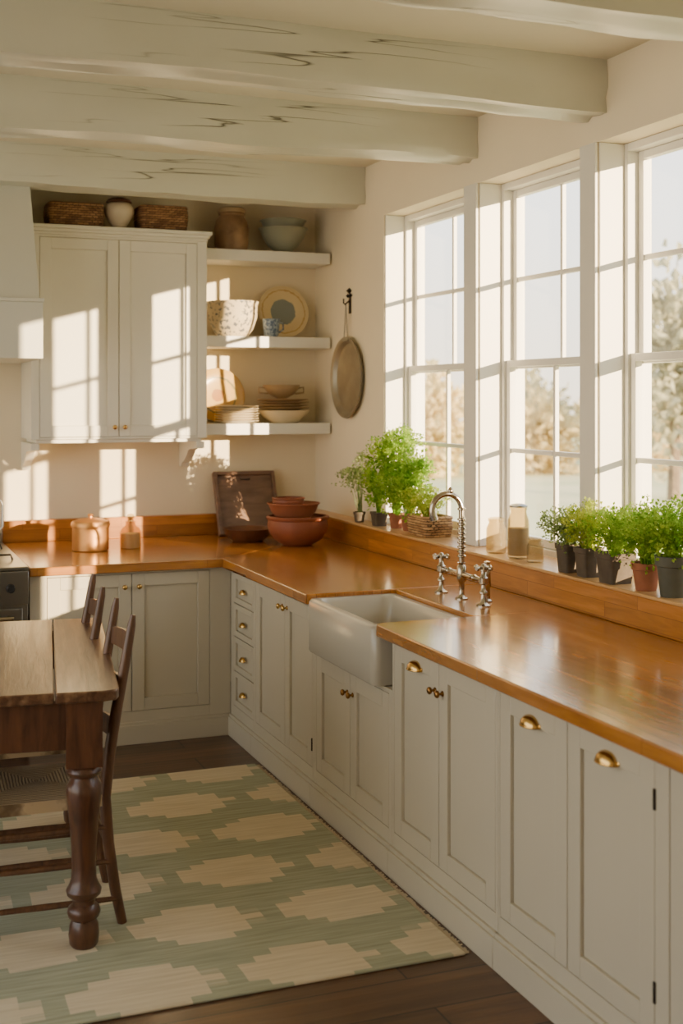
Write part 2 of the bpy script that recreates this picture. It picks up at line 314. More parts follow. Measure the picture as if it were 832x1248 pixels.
struct(MB().box(2.752,XG-.002,1.7,7.735,1.0455,ZS).obj('trim_1',LEDGE,bevel=.004),'pale honey wood window ledge')
t=MB()
for a,b in [(5.49,5.615),(4.435,4.545),(3.3,3.42)]: t.box(XW-.014,XW,a-.004,b+.004,ZS,ZH+.0)
struct(t.obj('trim_2',TRIM,bevel=.003),'white flat casing boards between windows')
for i,(a,b) in enumerate(WIN):
    W=top('window_%d'%(i+1),'white painted double-hung sash window with divided panes','window',(XG,(a+b)/2,ZS)); W["kind"]="structure"
    hw=(b-a)/2-.001; H=ZH-ZS-.001; F_=.032; dd=XG-XW-.005
    f=MB(); f.box(0,.12,-hw,-hw+F_,0,H).box(0,.12,hw-F_,hw,0,H).box(0,.12,-hw+F_,hw-F_,H-F_,H).box(0,.12,-hw+F_,hw-F_,0,.03)
    f.box(-dd,0,-hw,-hw+.01,.001,H).box(-dd,0,hw-.01,hw,.001,H)
    f.obj('frame',TRIM,W,bevel=.003)
    iw=hw-F_-.001
    for nm,x0,z0,z1 in (('sash',.052,H/2-.02,H-F_-.001),('sash',.014,.031,H/2+.022)):
        s=MB(); st=.034; x1=x0+.034
        s.box(x0,x1,-iw,-iw+st,z0,z1).box(x0,x1,iw-st,iw,z0,z1).box(x0,x1,-iw+st,iw-st,z1-st,z1).box(x0,x1,-iw+st,iw-st,z0,z0+st*1.2)
        zm=(z0+z1)/2; s.box(x0+.006,x1-.006,-.010,.010,z0+st*1.2,z1-st)
        s.box(x0+.006,x1-.006,-iw+st,-.010,zm-.011,zm+.011).box(x0+.006,x1-.006,.010,iw-st,zm-.011,zm+.011)
        so=s.obj(nm,TRIM,W,bevel=.003)
        MB().box(x0+.016,x0+.02,-iw+st,iw-st,z0+st,z1-st).obj('glass_pane',PANE,so)
def beam(y,w=.2,seed=0,z0=2.955):
    mb=MB(); n=90; x0,x1=-2.9,XW-.002
    prev=None
    for i in range(n+1):
        x=x0+(x1-x0)*i/n; ring=[]
        sag=.014*math.sin(x*1.3+seed*2)
        for (yy,zz) in ((0,0),(.25,-.0),(.5,0),(.75,0),(1,0),(1,.5),(1,1),(0,1),(0,.75),(0,.5),(0,.25)):
            p=Vector((x,yy*w,zz*(ZC-z0)))
            nn=noise.noise(Vector((x*1.4,yy*3+seed*7,zz*3)))*.024+noise.noise(Vector((x*5,yy*3+seed*7,zz*6)))*.007
            if zz<1: p.z+=nn+sag*(1-zz)
            if yy<1: p.y+=nn*.9
            ring.append(mb.bm.verts.new(p))
        if prev:
            for k in range(len(ring)): mb.f([prev[k],prev[(k+1)%len(ring)],ring[(k+1)%len(ring)],ring[k]])
        else: mb.f(ring)
        prev=ring
    mb.f(prev[::-1])
    o=mb.obj('ceiling_beam',BEAM,None,(0,y,z0),smooth=True,ang=50)
    meta(o,'rough-hewn timber ceiling beam painted pale grey-sage with cracks','beam','ceiling beams'); return o
for i,y in enumerate((6.93,5.49,4.36,3.17,2.1)): beam(y,.2,i+1)
# ---------------------------------------------------------------- cabinets
def cup_pull(parent,x,z,s=1.0):
    m=MB(); rings=[]
    for i in range(9):
        ph=PI/2*i/8; ring=[]
        for k in range(17):
            a=PI*k/16
            ring.append(m.bm.verts.new((.045*s*math.cos(a)*math.cos(ph)**.8,-.001-.032*s*math.sin(a)*math.cos(ph)**.8,-.006*s+.032*s*math.sin(ph))))
        rings.append(ring)
    for A,B in zip(rings,rings[1:]):
        for k in range(16): m.f([A[k],A[k+1],B[k+1],B[k]])
    # rolled lower lip and small oval end lugs
    m.tube([(.045*s*math.cos(PI*k/16),-.001-.032*s*math.sin(PI*k/16),-.006*s) for k in range(17)],.0025*s,6)
    for sx in (-1,1): m.lathe([(.008*s,0),(.008*s,.002),(.004*s,.004),(0,.004)],12,(sx*.047*s,0,0),Matrix.Rotation(PI/2,4,'X'))
    return m.obj('handle',BRASS,parent,(x,0,z),smooth=True,ang=60)
def knob(parent,x,z,mat=None,s=1):
    m=MB(); R=Matrix.Rotation(PI/2,4,'X')
    m.lathe([(.010*s,0),(.010*s,.003),(.005*s,.006),(.005*s,.014),(.012*s,.018),(.014*s,.024),(.010*s,.030),(0,.032)],16,(0,0,0),R)
    return m.obj('knob',mat or BRASS,parent,(x,0,z),smooth=True,ang=60)
def panel(name,parent,x0,x1,z0,z1,mat,rail=.066,g=.0022,t=.02):
    w=x1-x0-2*g; h=z1-z0-2*g; m=MB(); r=min(rail,h*.25)
    m.box(0,rail,0,t,0,h).box(w-rail,w,0,t,0,h).box(rail,w-rail,0,t,0,r).box(rail,w-rail,0,t,h-r,h)
    m.box(rail,w-rail,.012,t,r,h-r)
    return m.obj(name,mat,parent,(x0+g,0,z0+g),bevel=.0022)
def cab_body(parent,w,depth,zb,zt,op,mat,toe=True,name='body'):
    x0,x1,z0,z1=op; m=MB()
    m.box(0,w,.021,depth,zb,zt)
    if x0>.0005: m.box(0,x0,0,.0205,zb,zt)
    if w-x1>.0005: m.box(x1,w,0,.0205,zb,zt)
    m.box(x0,x1,0,.0205,zb,z0); 
    if zt-z1>.0005: m.box(x0,x1,0,.0205,z1,zt)
    if toe: m.box(0,w,-.02,-.0002,FL+.0,.06).box(0,w,-.012,-.0002,.06,.075)
    return m.obj(name,mat,parent,(0,0,0),bevel=.0015)
def hinge(parent,x,z):
    MB().box(-.005,.005,-.004,.001,-.028,.028).obj('hinge',DKMET,parent,(x,0,z),bevel=.001)
XF=1.94; R90=(0,0,-PI/2)
def unit(yf,yn,label):
    return top('base_cabinet',label,'cabinet',(XF,yf,0),R90), yf-yn
U,w=unit(6.579,6.155,'narrow beige base cabinet with four stacked drawers')
cab_body(U,w,.8,FL,.872,(.055,w-.012,.13,.85),CAB)
zz=[.13,.32,.505,.685,.85]
for i in range(4):
    d=panel('drawer',U,.055,w-.012,zz[i],zz[i+1],CAB,rail=.03); cup_pull(d,(w-.067)/2,(zz[i+1]-zz[i])/2-.01,.7)
U,w=unit(6.153,5.272,'beige panelled base cabinet with two doors and brass knobs')
cab_body(U,w,.8,FL,.872,(.02,w-.02,.13,.85),CAB)
m_=.02+.46
d=panel('door',U,.02,m_,.13,.85,CAB); knob(d,m_-.02-.035,.66)
d=panel('door',U,m_,w-.02,.13,.85,CAB); knob(d,.035,.66); hinge(d,w-.02-m_-.003,.1); hinge(d,w-.02-m_-.003,.6)
U,w=unit(5.27,4.402,'low beige sink cabinet with two panelled doors')
cab_body(U,w,.8,FL,.668,(.03,w-.03,.13,.65),CAB)
d=panel('door',U,.03,w/2,.13,.65,CAB); knob(d,w/2-.03-.03,.43,BRASSD)
d=panel('door',U,w/2,w-.03,.13,.65,CAB); knob(d,.03,.43,BRASSD)
U,w=unit(4.4,3.562,'beige panelled base cabinet beside the sink')
cab_body(U,w,.8,FL,.872,(.015,w-.015,.13,.86),CAB)
d=panel('door',U,.015,.405,.13,.86,CAB); cup_pull(d,.2,.668); knob(d,.36,.62,BRASSD)
d=panel('door',U,.405,w-.015,.13,.86,CAB); knob(d,.03,.62,BRASSD)
U,w=unit(3.56,2.66,'beige panelled base cabinet with brass cup handles')
cab_body(U,w,.8,FL,.872,(.01,w-.06,.13,.86),CAB)
d=panel('door',U,.01,.415,.13,.86,CAB); cup_pull(d,.2,.665)
d=panel('door',U,.415,w-.06,.13,.86,CAB); cup_pull(d,.21,.665); hinge(d,w-.06-.415-.002,.12); hinge(d,w-.06-.415-.002,.62)
U,w=unit(2.655,1.7,'plain beige base cabinet at the end of the worktop')
cab_body(U,w,.8,FL,.872,(.10,w-.02,.13,.86),CAB)
d=panel('door',U,.10,w-.02,.13,.86,CAB); cup_pull(d,.4,.665)
U=top('base_cabinet','beige panelled base cabinet with two doors beside the cooker','cabinet',(.868,6.58,0)); w=XF-.868-.001
cab_body(U,w,1.15,FL,.872,(.086,.955,.13,.86),CAB)
d=panel('door',U,.086,.528,.13,.86,CAB); knob(d,.40,.66)
d=panel('door',U,.528,.955,.13,.86,CAB); knob(d,.035,.66)
# worktop (L-shape with sink cut-out)
m=MB(); zt0,zt1=.874,.92; YS0,YS1,XS=4.462,5.225,2.32
def slab(poly): m.prism(poly,zt0,zt1)
m.mi=0; slab([(.862,6.545),(1.885,6.545),(2.745,7.405),(2.745,7.795),(.862,7.795)])
m.mi=1; slab([(1.8855,6.545),(1.885,YS1),(2.745,YS1),(2.745,7.404)])
slab([(XS,YS0),(2.745,YS0),(2.745,YS1),(XS,YS1)])
slab([(1.885,1.7),(2.745,1.7),(2.745,YS0),(1.93,YS0),(1.90,YS0-.008),(1.885,YS0-.035)])
slab([(2.745,1.7),(2.878,1.7),(2.878,7.795),(2.745,7.795)])
bmesh.ops.remove_doubles(m.bm,verts=m.bm.verts[:],dist=.0008)
o=m.obj('wooden_worktop',[WTOPX,WTOPY],bevel=.006,seg=3); meta(o,'continuous honey-coloured wooden worktop around the corner','worktop')
m=MB(); m.mi=0; m.box(.862,2.76,7.74,7.799,.9205,1.05); m.mi=1; m.box(2.76,2.879,1.7,7.799,.9205,1.0445)
o=m.obj('wooden_backsplash',[WBSX,WBSY],bevel=.003); meta(o,'low honey-coloured wooden upstand behind the worktop','backsplash')
# ---------------------------------------------------------------- sink
L_=YS1-YS0-.006; XSF=1.888; D_=XS-XSF-.003; Hh=.232; t=.045
S=top('farmhouse_sink','cream fireclay apron-front sink set in the wooden worktop','sink',(XSF,YS1-.003,.672),R90)
m=MB()
def rrect(x0,x1,y0,y1,r,n=6):
    out=[]
    for cx,cy,a0 in ((x1-r,y1-r,0),(x0+r,y1-r,90),(x0+r,y0+r,180),(x1-r,y0+r,270)):
        for k in range(n+1):
            a=math.radians(a0+90*k/n); out.append((cx+r*math.cos(a),cy+r*math.sin(a)))
    return out
def loop(b,pts,z): return [b.bm.verts.new((x,y,z)) for x,y in pts]
def skin(m,A,B):
    for i in range(len(A)): m.f([A[i],A[(i+1)%len(A)],B[(i+1)%len(A)],B[i]])
prs=[(rrect(.006,L_-.006,.006,D_-.006,.03),0),(rrect(0,L_,0,D_,.035),.01),(rrect(0,L_,0,D_,.035),Hh-.012),(rrect(.01,L_-.01,.01,D_-.01,.03),Hh),(rrect(t-.008,L_-t+.008,t-.008,D_-t+.008,.05),Hh),(rrect(t,L_-t,t,D_-t,.05),Hh-.012),(rrect(t+.008,L_-t-.008,t+.008,D_-t-.008,.05),.05),(rrect(t+.04,L_-t-.04,t+.04,D_-t-.04,.04),.03)]
lp=[loop(m,p,z) for p,z in prs]
m.f(lp[0][::-1])
for A,B in zip(lp,lp[1:]): skin(m,A,B)
m.f(lp[-1])
m.obj('basin',PORC,S,smooth=True,ang=50)
MB().lathe([(.04,0),(.04,.004),(.02,.004),(.018,.001),(0,.001)],24).obj('drain',CHROME,S,(L_/2,D_/2,.031),smooth=True)
# ---------------------------------------------------------------- tap
T=top('bridge_tap','polished nickel bridge tap with cross handles and swan spout','tap',(2.47,4.86,.92),R90)
m=MB(); q_=1.2; HS=.20
for sx in (-HS,HS):
    m.lathe([(r*q_,z) for r,z in [(.026,0),(.026,.005),(.018,.01),(.011,.018),(.009,.05),(.015,.054),(.015,.06),(.009,.066),(.009,.09),(.017,.095),(.017,.118),(.010,.124),(.008,.145),(0,.147)]],20,(sx,0,0))
m.tube([(-HS,0,.106),(-.13,0,.107),(-.12,0,.107),(-.11,0,.107),(-.05,0,.108),(0,0,.108),(.05,0,.108),(.11,0,.107),(.12,0,.107),(.13,0,.107),(HS,0,.106)],[.010,.010,.015,.010,.010,.015,.010,.010,.015,.010,.010],14)
m.lathe([(r*q_,z) for r,z in [(.024,0),(.024,.005),(.016,.01),(.010,.02),(.010,.07),(.017,.08),(.019,.108),(.017,.14),(.011,.15),(.015,.158),(.0,.16)]],20,(0,0,0))
m.obj('body',CHROME,T,smooth=True,ang=50)
m=MB(); R_=.066; pts=[(0,0,.155),(0,0,.27),(0,0,.39)]
for k in range(1,15):
    a=PI*1.08*k/14; pts.append((-.02*(k/14),-R_+R_*math.cos(a),.39+R_*math.sin(a)))
pts.append((pts[-1][0],pts[-1][1]+.008,pts[-1][2]-.03))
m.tube(pts,[.0125]*15+[.014,.016,.018],14)
for zq in (.185,.205,.225,.245,.265,.285,.305,.325,.345,.39): m.lathe([(.012,zq-.007),(.0185,zq-.003),(.0185,zq+.003),(.012,zq+.007)],16)
m.lathe([(.004,.452),(.012,.462),(.014,.47),(.006,.484),(0,.486)],14,(-.006,-.05,0))
m.obj('spout',CHROME,T,smooth=True,ang=50)
for sx in (-HS,HS):
    m=MB()
    for a in (0,PI/2):
        dx,dy=math.cos(a+.4),math.sin(a+.4); m.tube([(-.046*dx,-.046*dy,.005),(-.037*dx,-.037*dy,.005),(-.032*dx,-.032*dy,.005),(0,0,.005),(.032*dx,.032*dy,.005),(.037*dx,.037*dy,.005),(.046*dx,.046*dy,.005)],[.008,.011,.006,.007,.006,.011,.008],10)
    m.lathe([(.013,-.012),(.013,.008),(.010,.02),(0,.024)],14)
    m.obj('handle',CHROME,T,(sx,0,.155),smooth=True,ang=60)
m=MB(); m.lathe([(.024,0),(.024,.005),(.014,.012),(.012,.06),(.017,.065),(.015,.14),(.011,.15),(.014,.17),(0,.175)],18)
m.obj('spray',CHROME,T,(.10,.07,0),smooth=True,ang=50)
# ---------------------------------------------------------------- wall cabinet
U=top('wall_cabinet','white panelled two-door wall cabinet with cornice and brackets','cabinet',(.977,7.35,1.549)); w=1.04; H=1.185
m=MB(); m.box(0,w,.021,.448,0,H).box(0,.047,0,.0205,0,H).box(w-.06,w,0,.0205,0,H).box(.047,w-.06,0,.0205,0,.012).box(.047,w-.06,0,.0205,H-.012,H)
m.obj('body',CABW,U,bevel=.002)
d=panel('door',U,.047,.507,.012,H-.012,CABW,rail=.065); knob(d,.46-.03,.055)
d=panel('door',U,.507,w-.06,.012,H-.012,CABW,rail=.065); knob(d,.03,.055)
m=MB(); 
for k,(o_,z0,z1) in enumerate(((.006,H,H+.018),(.018,H+.018,H+.036),(.034,H+.036,H+.058))): m.box(-.0,w+o_*.8,-o_,.447,z0,z1)
m.obj('cornice',CABW,U,bevel=.004)
m=MB(); m.box(.03,w-.03,.02,.44,-.022,-.0005); m.obj('light_rail',CABW,U,bevel=.002)
for x in (.0,w-.06):
    m=MB(); prof=[(.02,0),(.448,0),(.448,-.17),(.40,-.17),(.385,-.145),(.33,-.13),(.27,-.10),(.22,-.06),(.16,-.048),(.08,-.045),(.02,-.04)]
    R=Matrix(((0,0,1,0),(1,0,0,0),(0,1,0,0),(0,0,0,1)))
    m.prism(prof,0,.05,R); m.obj('bracket',CABW,U,(x,0,-.0225),bevel=.002)
for i,z in enumerate((2.713,2.175,1.631)):
    o=MB().box(2.018,2.865,7.48,7.799,-.07,0).obj('wall_shelf',TRIM,None,(0,0,z),bevel=.003)
    meta(o,'thick white painted wall shelf holding crockery','shelf','wall shelves')
# ---------------------------------------------------------------- hood
m=MB(); m.box(.05,.96,6.75,7.799,1.998,2.298)
m.box(.045,.965,6.74,7.799,2.298,2.318)
m.hexa([(.06,6.78,2.318),(.945,6.78,2.318),(.945,7.799,2.318),(.06,7.799,2.318)],[(.14,7.15,3.168),(.93,7.15,3.168),(.93,7.799,3.168),(.14,7.799,3.168)])
o=m.obj('range_hood',HOODM,bevel=.003); meta(o,'pale grey plastered range hood with boxed lip','hood')
# ---------------------------------------------------------------- cooker
K=top('range_cooker','stainless steel range cooker with dark oven door','cooker',(.0,6.52,FL))
w=.855; m=MB(); m.box(0,w,.03,1.2,.08,.955); m.box(.02,w-.02,.06,1.2,0,.08); m.obj('body',STEEL,K,bevel=.003)
m=MB(); m.box(0,w,0,1.2,.955,.972); m.box(0,w,1.17,1.2,.972,1.03); m.obj('hob',STEEL,K,bevel=.003)
m=MB()
for k in range(2):
    for j in range(2):
        cx=.22+.41*k; cy=.3+.5*j
        m.lathe([(.05,.973),(.05,.985),(.03,.99),(0,.99)],16,(cx,cy,0))
        for a in range(4):
            dx,dy=math.cos(a*PI/2),math.sin(a*PI/2); m.tube([(cx+.02*dx,cy+.02*dy,1.0),(cx+.17*dx,cy+.2*dy,1.0),(cx+.18*dx,cy+.21*dy,.973)],.006,6)
m.obj('grate',BLACK,K,smooth=True)
m=MB(); m.box(.03,w-.03,0,.03,.2,.76); od=m.obj('oven_door',STEEL,K,bevel=.003)
MB().box(.10,w-.1,-.004,-.0002,.3,.66).obj('oven_window',BLACK,od)
m=MB(); m.tube([(.08,-.05,.72),(w-.08,-.05,.72)],.011,12); m.tube([(.1,0,.72),(.1,-.05,.72)],.008,8); m.tube([(w-.1,0,.72),(w-.1,-.05,.72)],.008,8); m.obj('handle',CHROME,od,smooth=True)
MB().box(0,w,0,.03,.78,.95).obj('control_panel',STEEL,K,bevel=.003)
for k in range(6):
    MB().lathe([(.024,0),(.022,.02),(.018,.026),(0,.026)],16,(0,0,0),Matrix.Rotation(PI/2,4,'X')).obj('knob',BLACK,K,(.09+k*.135,0,.865),smooth=True)
Kt=top('kettle','steel stove-top kettle with tall loop handle','kettle',(.66,7.1,.967))
MB().lathe([(0,0),(.1,0),(.11,.02),(.105,.08),(.07,.13),(.03,.145),(.03,.15),(0,.155)],28).obj('body',STEEL,Kt,smooth=True)
MB().tube([(-.09,0,.1),(-.1,0,.2),(-.09,0,.255),(-.0,0,.26),(.12,0,.258),(.13,0,.23),(.13,0,.12),(.10,0,.08)],.007,8).obj('handle',STEEL,Kt,smooth=True)
MB().tube([(0,-.09,.06),(0,-.14,.10),(0,-.16,.14)],[.02,.014,.01],10).obj('spout',STEEL,Kt,smooth=True)
# ---------------------------------------------------------------- crockery
def vessel(prof_out,th=.006):
    inn=[(max(r-th,0.001),z) for r,z in reversed(prof_out) if z>th]
    inn=[(r,max(z,th)) for r,z in inn]
    return [(0,0)]+prof_out+inn+[(0,th+.001)]
def pot_obj(name,prof,mat,loc,label,cat,seg=36,th=.006):
    o=MB().lathe(vessel(prof,th),seg).obj(name,mat,None,loc,smooth=True,ang=50); return meta(o,label,cat)
bowlp=lambda r,h:[(r*.35,0),(r*.38,h*.06),(r*.36,h*.1),(r*.62,h*.3),(r*.85,h*.62),(r*.96,h*.92),(r*1.02,h*.96),(r*1.02,h)]
roundb=lambda r,h:[(r*.45,0),(r*.5,h*.04),(r*.78,h*.2),(r*.95,h*.45),(r*1.0,h*.68),(r*.97,h*.86),(r*1.03,h*.9),(r*1.04,h*.97),(r*1.0,h)]
pot_obj('terracotta_bowl',roundb(.180,.175),TERRA2,(2.475,7.0,.92),'large rounded brown clay mixing bowl on the worktop','bowl',th=.01)
pot_obj('terracotta_bowl',bowlp(.155,.14),TERRA,(2.455,7.02,1.03),'medium clay bowl stacked in a larger one','bowl',th=.008)
pot_obj('terracotta_bowl',roundb(.095,.075),TERRA2,(2.43,7.04,1.125),'small clay bowl on top of the stack','bowl',th=.006)
pot_obj('shallow_dish',[(.09,0),(.10,.01),(.135,.04),(.15,.075),(.155,.08)],BROWNB,(2.26,7.30,.92),'shallow brown glazed dish on the worktop','dish')
ang=math.atan2(.165,.40)
B=top('wooden_tray','worn grey-brown framed wooden tray leaning on the wall','tray',(2.37,7.60,.9245),(-ang,0,0))
m=MB(); m.box(-.205,.205,0,.02,.002,.42); m.box(-.205,-.180,-.022,0,.002,.42).box(.180,.205,-.022,0,.002,.42).box(-.180,.180,-.022,0,.002,.027).box(-.180,.180,-.022,0,.395,.42)
m.obj('tray_body',BOARDW,B,bevel=.004)
MB().tube([(-.03,-.02,.37),(-.03,-.03,.36),(.03,-.03,.36),(.03,-.02,.37)],.004,6).obj('handle',DKMET,B,smooth=True)
P=top('copper_canister','tan copper canister with lid on the worktop','canister',(1.29,7.2,.92))
MB().lathe([(0,0),(.1,0),(.104,.005),(.104,.13),(.108,.132),(.108,.14),(0,.14)],36).obj('body',BRASSP,P,smooth=True)
MB().lathe([(.111,.1405),(.111,.152),(.104,.166),(.07,.178),(.03,.184),(.012,.186),(.012,.195),(.018,.2),(.012,.208),(0,.208)],36).obj('lid',BRASSP,P,smooth=True)
P=top('glass_bottle','small amber glass bottle with stopper on the worktop','bottle',(1.525,7.22,.92))
MB().lathe([(0,0),(.058,0),(.062,.005),(.062,.09),(.05,.115),(.03,.13),(.026,.15),(.032,.155),(0,.155)],30).obj('glass',JARG2,P,smooth=True)
MB().lathe([(0,.003),(.055,.003),(.055,.085),(0,.085)],24).obj('contents',TANC,P,smooth=True)
MB().lathe([(.02,.1555),(.014,.165),(.022,.18),(.018,.195),(0,.2)],20).obj('stopper',JARG,P,smooth=True)
zt=1.549+1.185+.058
def basket(x,y,w,d,h,mat,label,z=zt):
    e=top('wicker_basket',label,'basket',(x,y,z))
    m=MB(); rows=max(6,int(h/.013)); lo=[]
    def dense(hw,hd,r):
        pts=rrect(-hw,hw,-hd,hd,r,3); out=[]
        for i in range(len(pts)):
            a=Vector(pts[i]); b=Vector(pts[(i+1)%len(pts)]); k=max(1,int((b-a).length/.016))
            for j in range(k): out.append(a.lerp(b,j/k))
        return out
    bp=dense(w/2,d/2,.03)
    if len(bp)%2: bp.pop()
    for k in range(rows*2+1):
        u=k/(rows*2); s=1+.09*math.sin(u*PI*.8); row=[]
        for i,p in enumerate(bp):
            o_=.006*(1 if (i+(k//2))%2 else -1)*(1 if k%2 else .2)
            q=p*s; q=q+p.normalized()*o_; row.append(m.bm.verts.new((q.x,q.y,h*u)))
        lo.append(row)
    m.f(lo[0][::-1])
    for A,Bq in zip(lo,lo[1:]): skin(m,A,Bq)
    inn=[m.bm.verts.new((p.x*.92,p.y*.9,h)) for p in bp]; bot=[m.bm.verts.new((p.x*.88,p.y*.86,.02)) for p in bp]
    skin(m,lo[-1],inn); skin(m,inn,bot); m.f(bot)
    m.obj('body',mat,e,smooth=True,ang=70)
    m=MB(); rr=rrect(-w/2-.003,w/2+.003,-d/2-.003,d/2+.003,.03,5); rr.append(rr[0])
    m.tube([(x_,y_,h) for x_,y_ in rr],.010,8)
    m.obj('rim',mat,e,smooth=True)
    return e
basket(1.245,7.50,.30,.2,.135,WICK,'dark brown wicker basket on top of the cabinet')
basket(1.77,7.50,.27,.2,.145,WICK,'brown wicker basket on top of the cabinet')
U=top('ceramic_urn','cream ceramic urn with dark lid on the cabinet','urn',(1.51,7.48,zt))
MB().lathe([(0,0),(.045,0),(.05,.01),(.04,.02),(.06,.05),(.085,.10),(.088,.13),(.075,.155),(.06,.165),(0,.165)],32).obj('body',URN,U,smooth=True)
MB().lathe([(.074,.1655),(.078,.17),(.066,.185),(.03,.198),(0,.2)],32).obj('lid',BROWNB,U,smooth=True)
s3=2.713
J=top('storage_jar','mottled brown stoneware jar with wide lid','jar',(2.255,7.63,s3))
MB().lathe([(0,0),(.09,0),(.1,.01),(.108,.06),(.110,.15),(.10,.19),(.085,.215),(.078,.225),(.084,.235),(.08,.245),(0,.245)],32).obj('body',JARBR,J,smooth=True)
MB().lathe([(.086,.2455),(.090,.25),(.090,.268),(.08,.276),(0,.28)],32).obj('lid',TANC,J,smooth=True)
pot_obj('mixing_bowl',bowlp(.155,.165),GREYB,(2.6,7.635,s3),'grey-green stoneware mixing bowl','bowl')
pot_obj('mixing_bowl',bowlp(.148,.12),GREYB,(2.6,7.635,s3+.095),'grey-green bowl nested in another bowl','bowl')
s2=2.175
pot_obj('floral_bowl',[(.09,0),(.1,.008),(.13,.05),(.155,.12),(.158,.2),(.165,.212),(.165,.222)],FLORAL,(2.26,7.625,s2),'deep cream bowl with grey floral pattern','bowl')
C1=top('china_cup','small blue patterned china cup','cup',(2.495,7.56,s2))
MB().lathe(vessel([(.035,0),(.045,.01),(.052,.06),(.056,.115)],.004),28).obj('body',BLUECH,C1,smooth=True,ang=50)
MB().tube([(.05,0,.095),(.08,0,.09),(.08,0,.05),(.05,0,.03)],.006,8).obj('handle',BLUECH,C1,smooth=True)
platep=lambda r:[(0,0),(r*.55,0),(r*.62,.004),(r*.97,.014),(r,.018),(r*.97,.020),(r*.62,.010),(r*.5,.007),(0,.007)]
def plate_stand(x,y,z,r,mat,label):
    tilt=math.radians(78)
    o=MB().lathe(platep(r),48).obj('dinner_plate',mat,None,(x,y,z+r*math.sin(tilt)+.004),(tilt,0,0),smooth=True,ang=60); meta(o,label,'plate'); return o
plate_stand(2.63,7.73,s2,.172,PLATEB,'round cream plate with blue centre standing on the shelf')
plate_stand(2.20,7.755,1.631,.175,PLATEY,'yellow patterned plate standing behind plate stack')
s1=1.631
base=MB().lathe(platep(.14),40).obj('dinner_plate',CREAMC,None,(2.27,7.56,s1),smooth=True,ang=60); meta(base,'cream dinner plate in a stack','plate','stacked plates on the shelf')
for k in range(1,7): dup(base,(2.27+random.uniform(-.006,.006),7.56,s1+.0155*k))
b2=MB().lathe([(0,0),(.09,0),(.1,.01),(.14,.045),(.165,.075),(.168,.08),(.16,.08),(.13,.05),(.09,.012),(0,.01)],40).obj('serving_bowl',CREAMC,None,(2.6,7.625,s1),smooth=True,ang=60); meta(b2,'wide cream serving bowl under a stack of plates','bowl')
p2=MB().lathe(platep(.166),40).obj('dinner_plate',TANC,None,(2.6,7.62,s1+.081),smooth=True,ang=60); meta(p2,'wide plate in a stack on a bowl','plate','stacked wide plates')
for k in range(1,4): dup(p2,(2.6+random.uniform(-.008,.008),7.62,s1+.081+.0175*k))
C2=top('serving_bowl','small tan footed bowl with two handles on plates','bowl',(2.58,7.61,s1+.081+.0525+.009))
MB().lathe(vessel([(.05,0),(.04,.008),(.035,.014),(.08,.04),(.112,.08),(.12,.10)],.005),32).obj('body',TANC,C2,smooth=True,ang=50)
for s in (-1,1): MB().tube([(s*.112,0,.08),(s*.15,0,.085),(s*.15,0,.05),(s*.09,0,.045)],.006,8).obj('handle',TANC,C2,smooth=True)
# hanging tray on right wall
H=top('hanging_tray','round rimmed pewter tray hanging from an iron wall hook','tray',(XW-.001,7.17,1.915))
R=Matrix.Rotation(-PI/2,4,'Y')
m=MB(); m.lathe([(0,.004),(.205,.004),(.215,.008),(.222,.026),(.242,.034),(.25,.036),(.252,.03),(.24,.022),(.225,.0015),(0,.0015)],56,(0,0,0),R); m.obj('tray',PEWTER,H,smooth=True,ang=50)
m=MB()
for s in (-1,1): m.tube([(-.03,s*.03,.243),(-.03,s*.02,.30),(-.03,s*.008,.40),(-.03,0,.455)],.0035,6)
m.box(-.036,-.024,-.04,.04,.225,.25); m.obj('hanging_loop',PEWTER,H,smooth=True)
Hk=top('wall_hook','small ornate iron hook on the wall','hook',(XW-.001,7.17,2.36))
m=MB(); m.box(-.006,0,-.014,.014,-.05,.07); m.tube([(-.004,0,.03),(-.025,0,.015),(-.035,0,.005),(-.045,0,.015),(-.045,0,.04)],.005,8); m.lathe([(0,-.02),(.02,0),(0,.02)],12,(-.008,0,.09)); m.lathe([(0,-.014),(.014,0),(0,.014)],12,(-.008,.022,.06)); m.lathe([(0,-.014),(.014,0),(0,.014)],12,(-.008,-.022,.06)); m.obj('hook',DKMET,Hk,smooth=True)
# ---------------------------------------------------------------- plants
def foliage(m,c,rad,n,ls,rng,bump=.35,trip=3):
    c=Vector(c)
    for i in range(n):
        d=Vector((rng.gauss(0,1),rng.gauss(0,1),rng.gauss(0,1))).normalized()
        rr=(rng.random()**.45)*(1+bump*noise.noise(d*2.6+c*3)*2)
        if rng.random()<.06: rr*=1.25
        p=c+Vector((d.x*rad[0],d.y*rad[1],d.z*rad[2]))*rr
        for t in range(trip):
            q=p+Vector((rng.uniform(-1,1),rng.uniform(-1,1),rng.uniform(-1,1)))*ls*.8*(trip>1)
            ax=(d+Vector((rng.uniform(-.9,.9),rng.uniform(-.9,.9),rng.uniform(-.3,.9)))).normalized()
            sd=ax.cross(Vector((rng.uniform(-1,1),rng.uniform(-1,1),rng.uniform(-1,1)))).normalized(); up=ax.cross(sd)
            s=ls*rng.uniform(.6,1.2)
            a=m.bm.verts.new(q); b=m.bm.verts.new(q+ax*s*.5+sd*s*.36+up*s*.1); e=m.bm.verts.new(q+ax*s); f=m.bm.verts.new(q+ax*s*.5-sd*s*.36+up*s*.1); g=m.bm.verts.new(q+ax*s*.5-up*s*.06)
            m.f([a,b,g]); m.f([b,e,g]); m.f([e,f,g]); m.f([f,a,g])
